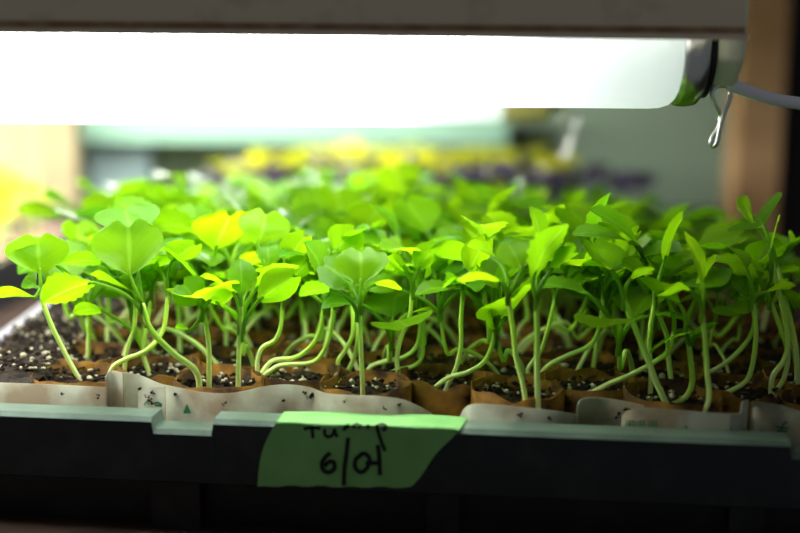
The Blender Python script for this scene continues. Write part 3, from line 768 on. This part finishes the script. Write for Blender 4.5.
# ------------------------------------------------------------------ shelf and the trays beyond
SH = -0.0452
shelf = empty('plant_shelf', (0, .8, SH - .02), 'dark brown wooden shelf board under the seed trays', 'shelf')
mb = MB(); mb.box((-1.0, .30, SH - .02), (.9, 1.5, SH)); mb.build('shelf_board', M_shelf, shelf, smooth=False)
def plain_tray(name, label, x0, x1, y0, y1, zr, zs, soil_m, soil_label):
    t = empty(name, ((x0 + x1) / 2, (y0 + y1) / 2, SH), label, 'tray')
    mb = MB(); w = .01
    out = [(x0, y0), (x1, y0), (x1, y1), (x0, y1)]; inn = [(x0 + w, y0 + w), (x1 - w, y0 + w), (x1 - w, y1 - w), (x0 + w, y1 - w)]
    vs = [V((x, y, SH + .0005)) for x, y in out] + [V((x, y, zr)) for x, y in out] + [V((x, y, zr)) for x, y in inn] + [V((x, y, SH + .002)) for x, y in inn]
    fs = [(3, 2, 1, 0), (12, 13, 14, 15)]
    for r in range(3): fs += [(r*4+i, r*4+(i+1) % 4, r*4+4+(i+1) % 4, r*4+4+i) for i in range(4)]
    mb.add(vs, fs); mb.build('tray_shell', M_tray, t, smooth=False)
    mb = MB(); vs = []
    for a in range(21):
        for b in range(21):
            x = x0 + w + (x1 - x0 - 2*w) * a / 20; y = y0 + w + (y1 - y0 - 2*w) * b / 20
            vs.append(V((x, y, zs + .003 * noise.noise(V((x * 60, y * 60, 0))))))
    mb.add(vs, [(i*21+j, (i+1)*21+j, (i+1)*21+j+1, i*21+j+1) for i in range(20) for j in range(20)])
    o = mb.build('potting_soil', soil_m); tag(o, soil_label, 'soil', kind='stuff')
    return t
M_soil2 = mat('dry_pinkish_soil', (0.30, 0.16, 0.10), 0.9, 0.2, var=(40, (0.50, 0.36, 0.26), 0.4, 0.65))
def yb(y): return y
plain_tray('seed_tray', 'blurred black tray of purple and yellow seedlings behind the green one', -.33, .24, .835, 1.22, -.014, -.022, M_soil, 'dark soil in the blurred rear tray of purple seedlings')
plain_tray('seed_tray', 'blurred neighbouring tray at far left with yellow plants and dry brown soil', -.62, -.268, .56, .98, -.012, -.016, M_soil2, 'dry pinkish brown soil in the neighbouring tray at far left')

def proto_set(m_leaf, n, hmin, hmax, sc):
    out = []
    for k in range(n):
        parts = gen_parts(ru(hmin, hmax), ru(-.003, .006), ru(0, .008), 2, sc)
        out.append([(nm, mb.mesh(nm, M_stem if nm == 'stem' else m_leaf)) for nm, mb in parts])
    return out
PP = proto_set(M_purple, 6, .026, .034, 1.15); YP = proto_set(M_yellow, 6, .030, .038, 1.35)
def scatter(name, n, pr, x0, x1, y0, y1, z, label, cat, group, smin=.9, smax=1.15):
    for k in range(n):
        r = empty(name, (ru(x0, x1), ru(y0, y1), z), label, cat, group)
        s = ru(smin, smax); r.scale = (s, s, s); r.rotation_euler = (0, 0, rnd() * 6.28)
        for nm, me in random.choice(pr): link(bpy.data.objects.new(nm, me), r)
scatter('purple_seedling', 42, PP, -.14, .19, .85, 1.05, -.022, 'blurred dark purple seedling in the tray behind the green seedlings', 'purple seedling', 'purple seedlings in the rear tray', 1.0, 1.2)
scatter('yellow_seedling', 70, YP, -.165, .15, .93, 1.18, -.024, 'blurred yellow-green seedling at the back of the rear tray', 'yellow seedling', 'yellow-green seedlings in the rear tray', .95, 1.2)
scatter('yellow_seedling', 70, YP, -.46, -.283, .66, .95, -.016, 'blurred yellow seedling in the neighbouring tray at far left', 'yellow seedling', 'yellow seedlings in the left tray', .55, .8)

# ------------------------------------------------------------------ room
M_wall = mat('grey_green_wall', (0.34, 0.47, 0.32), 0.85, 0.2, var=(2.2, (0.44, 0.55, 0.38), 0.4, 0.65))
M_dark = mat('dark_wall', (0.025, 0.022, 0.026), 0.85, 0.2)
M_cream = mat('cream_board', (0.30, 0.25, 0.13), 0.8, 0.2, var=(9, (0.36, 0.32, 0.19), 0.4, 0.65))
M_wood = mat('brown_wood', (0.50, 0.28, 0.12), 0.7, 0.25, var=(14, (0.60, 0.37, 0.18), 0.4, 0.65))
M_mint = mat('mint_painted_board', (0.30, 0.52, 0.36), 0.6, 0.3)
M_teal = mat('blue_grey_panel', (0.32, 0.44, 0.42), 0.7, 0.3)
WY = 1.52
mb = MB(); mb.box((-1.1, WY, -.4), (.62, WY + .03, .6)); o = mb.build('wall_back', M_wall, smooth=False); tag(o, kind='structure')
px = unp(786, 100, 1.15).x
mb = MB(); mb.box((px - .004, 1.16, -.4), (px + .9, 1.19, .6)); o = mb.build('wall_right', M_dark, smooth=False); tag(o, kind='structure')
pa, pb = unp(741, 100, 1.1).x, unp(784, 100, 1.1).x
mb = MB(); mb.box((pa, 1.1, -.4), (pb, 1.145, .6)); o = mb.build('wooden_post', M_wood, smooth=False); tag(o, 'blurred upright brown wooden post right of the grey-green wall', 'post')
ca = unp(74, 150, 1.3).x
mb = MB(); mb.box((-.95, 1.3, -.3), (ca, 1.33, .5))
for k in range(5):
    x = ca - .03 - k * .045; mb.box((x - .006, 1.296, -.3), (x + .006, 1.301, .5))
o = mb.build('board_panel', M_cream, smooth=False); tag(o, 'blurred cream wooden board panel standing at the far left', 'board')
a, b = unp(78, 130, 1.4), unp(505, 130, 1.4)
z0, z1 = unp(300, 142, 1.4).z, unp(300, 112, 1.4).z
mb = MB(); mb.box((a.x, 1.37, z0), (b.x, 1.44, z1)); o = mb.build('shelf_rail', M_mint, smooth=False); tag(o, 'blurred pale mint horizontal rail under the rear tube', 'rail')
a, b = unp(92, 150, 1.47).x, unp(152, 150, 1.47).x
mb = MB(); mb.box((a, 1.45, -.3), (b, 1.48, z0)); o = mb.build('wall_panel', M_teal, smooth=False); tag(o, 'blurred blue-grey panel below the mint rail, beside the cream board', 'panel')

M_olive = mat('wall_shade_olive', (0.10, 0.135, 0.07), 0.8, 0.2, var=(5, (0.15, 0.19, 0.11), 0.4, 0.65))
a, b = unp(148, 150, 1.5).x, unp(548, 150, 1.5).x
mb = MB(); mb.box((a, 1.485, -.3), (b, 1.51, z0 + .02)); o = mb.build('wall_shade_sheet', M_olive, smooth=False); tag(o, 'blurred dark olive sheet painting the shade on the wall under the mint rail', 'board')  # dark sheet stands in for shade on the wall below the rail
# ------------------------------------------------------------------ world and colour management
w = bpy.data.worlds.new('room_air'); scene.world = w; w.use_nodes = True
bg = w.node_tree.nodes['Background']; bg.inputs[0].default_value = (0.55, 0.6, 0.62, 1); bg.inputs[1].default_value = 0.095
scene.view_settings.view_transform = 'Standard'; scene.view_settings.look = 'None'
scene.view_settings.exposure = 0.92; scene.view_settings.gamma = 1.0; scene.view_settings.use_curve_mapping = False
scene.cycles.use_denoising = True
scene.cycles.max_bounces = 10; scene.cycles.transmission_bounces = 6; scene.cycles.diffuse_bounces = 6
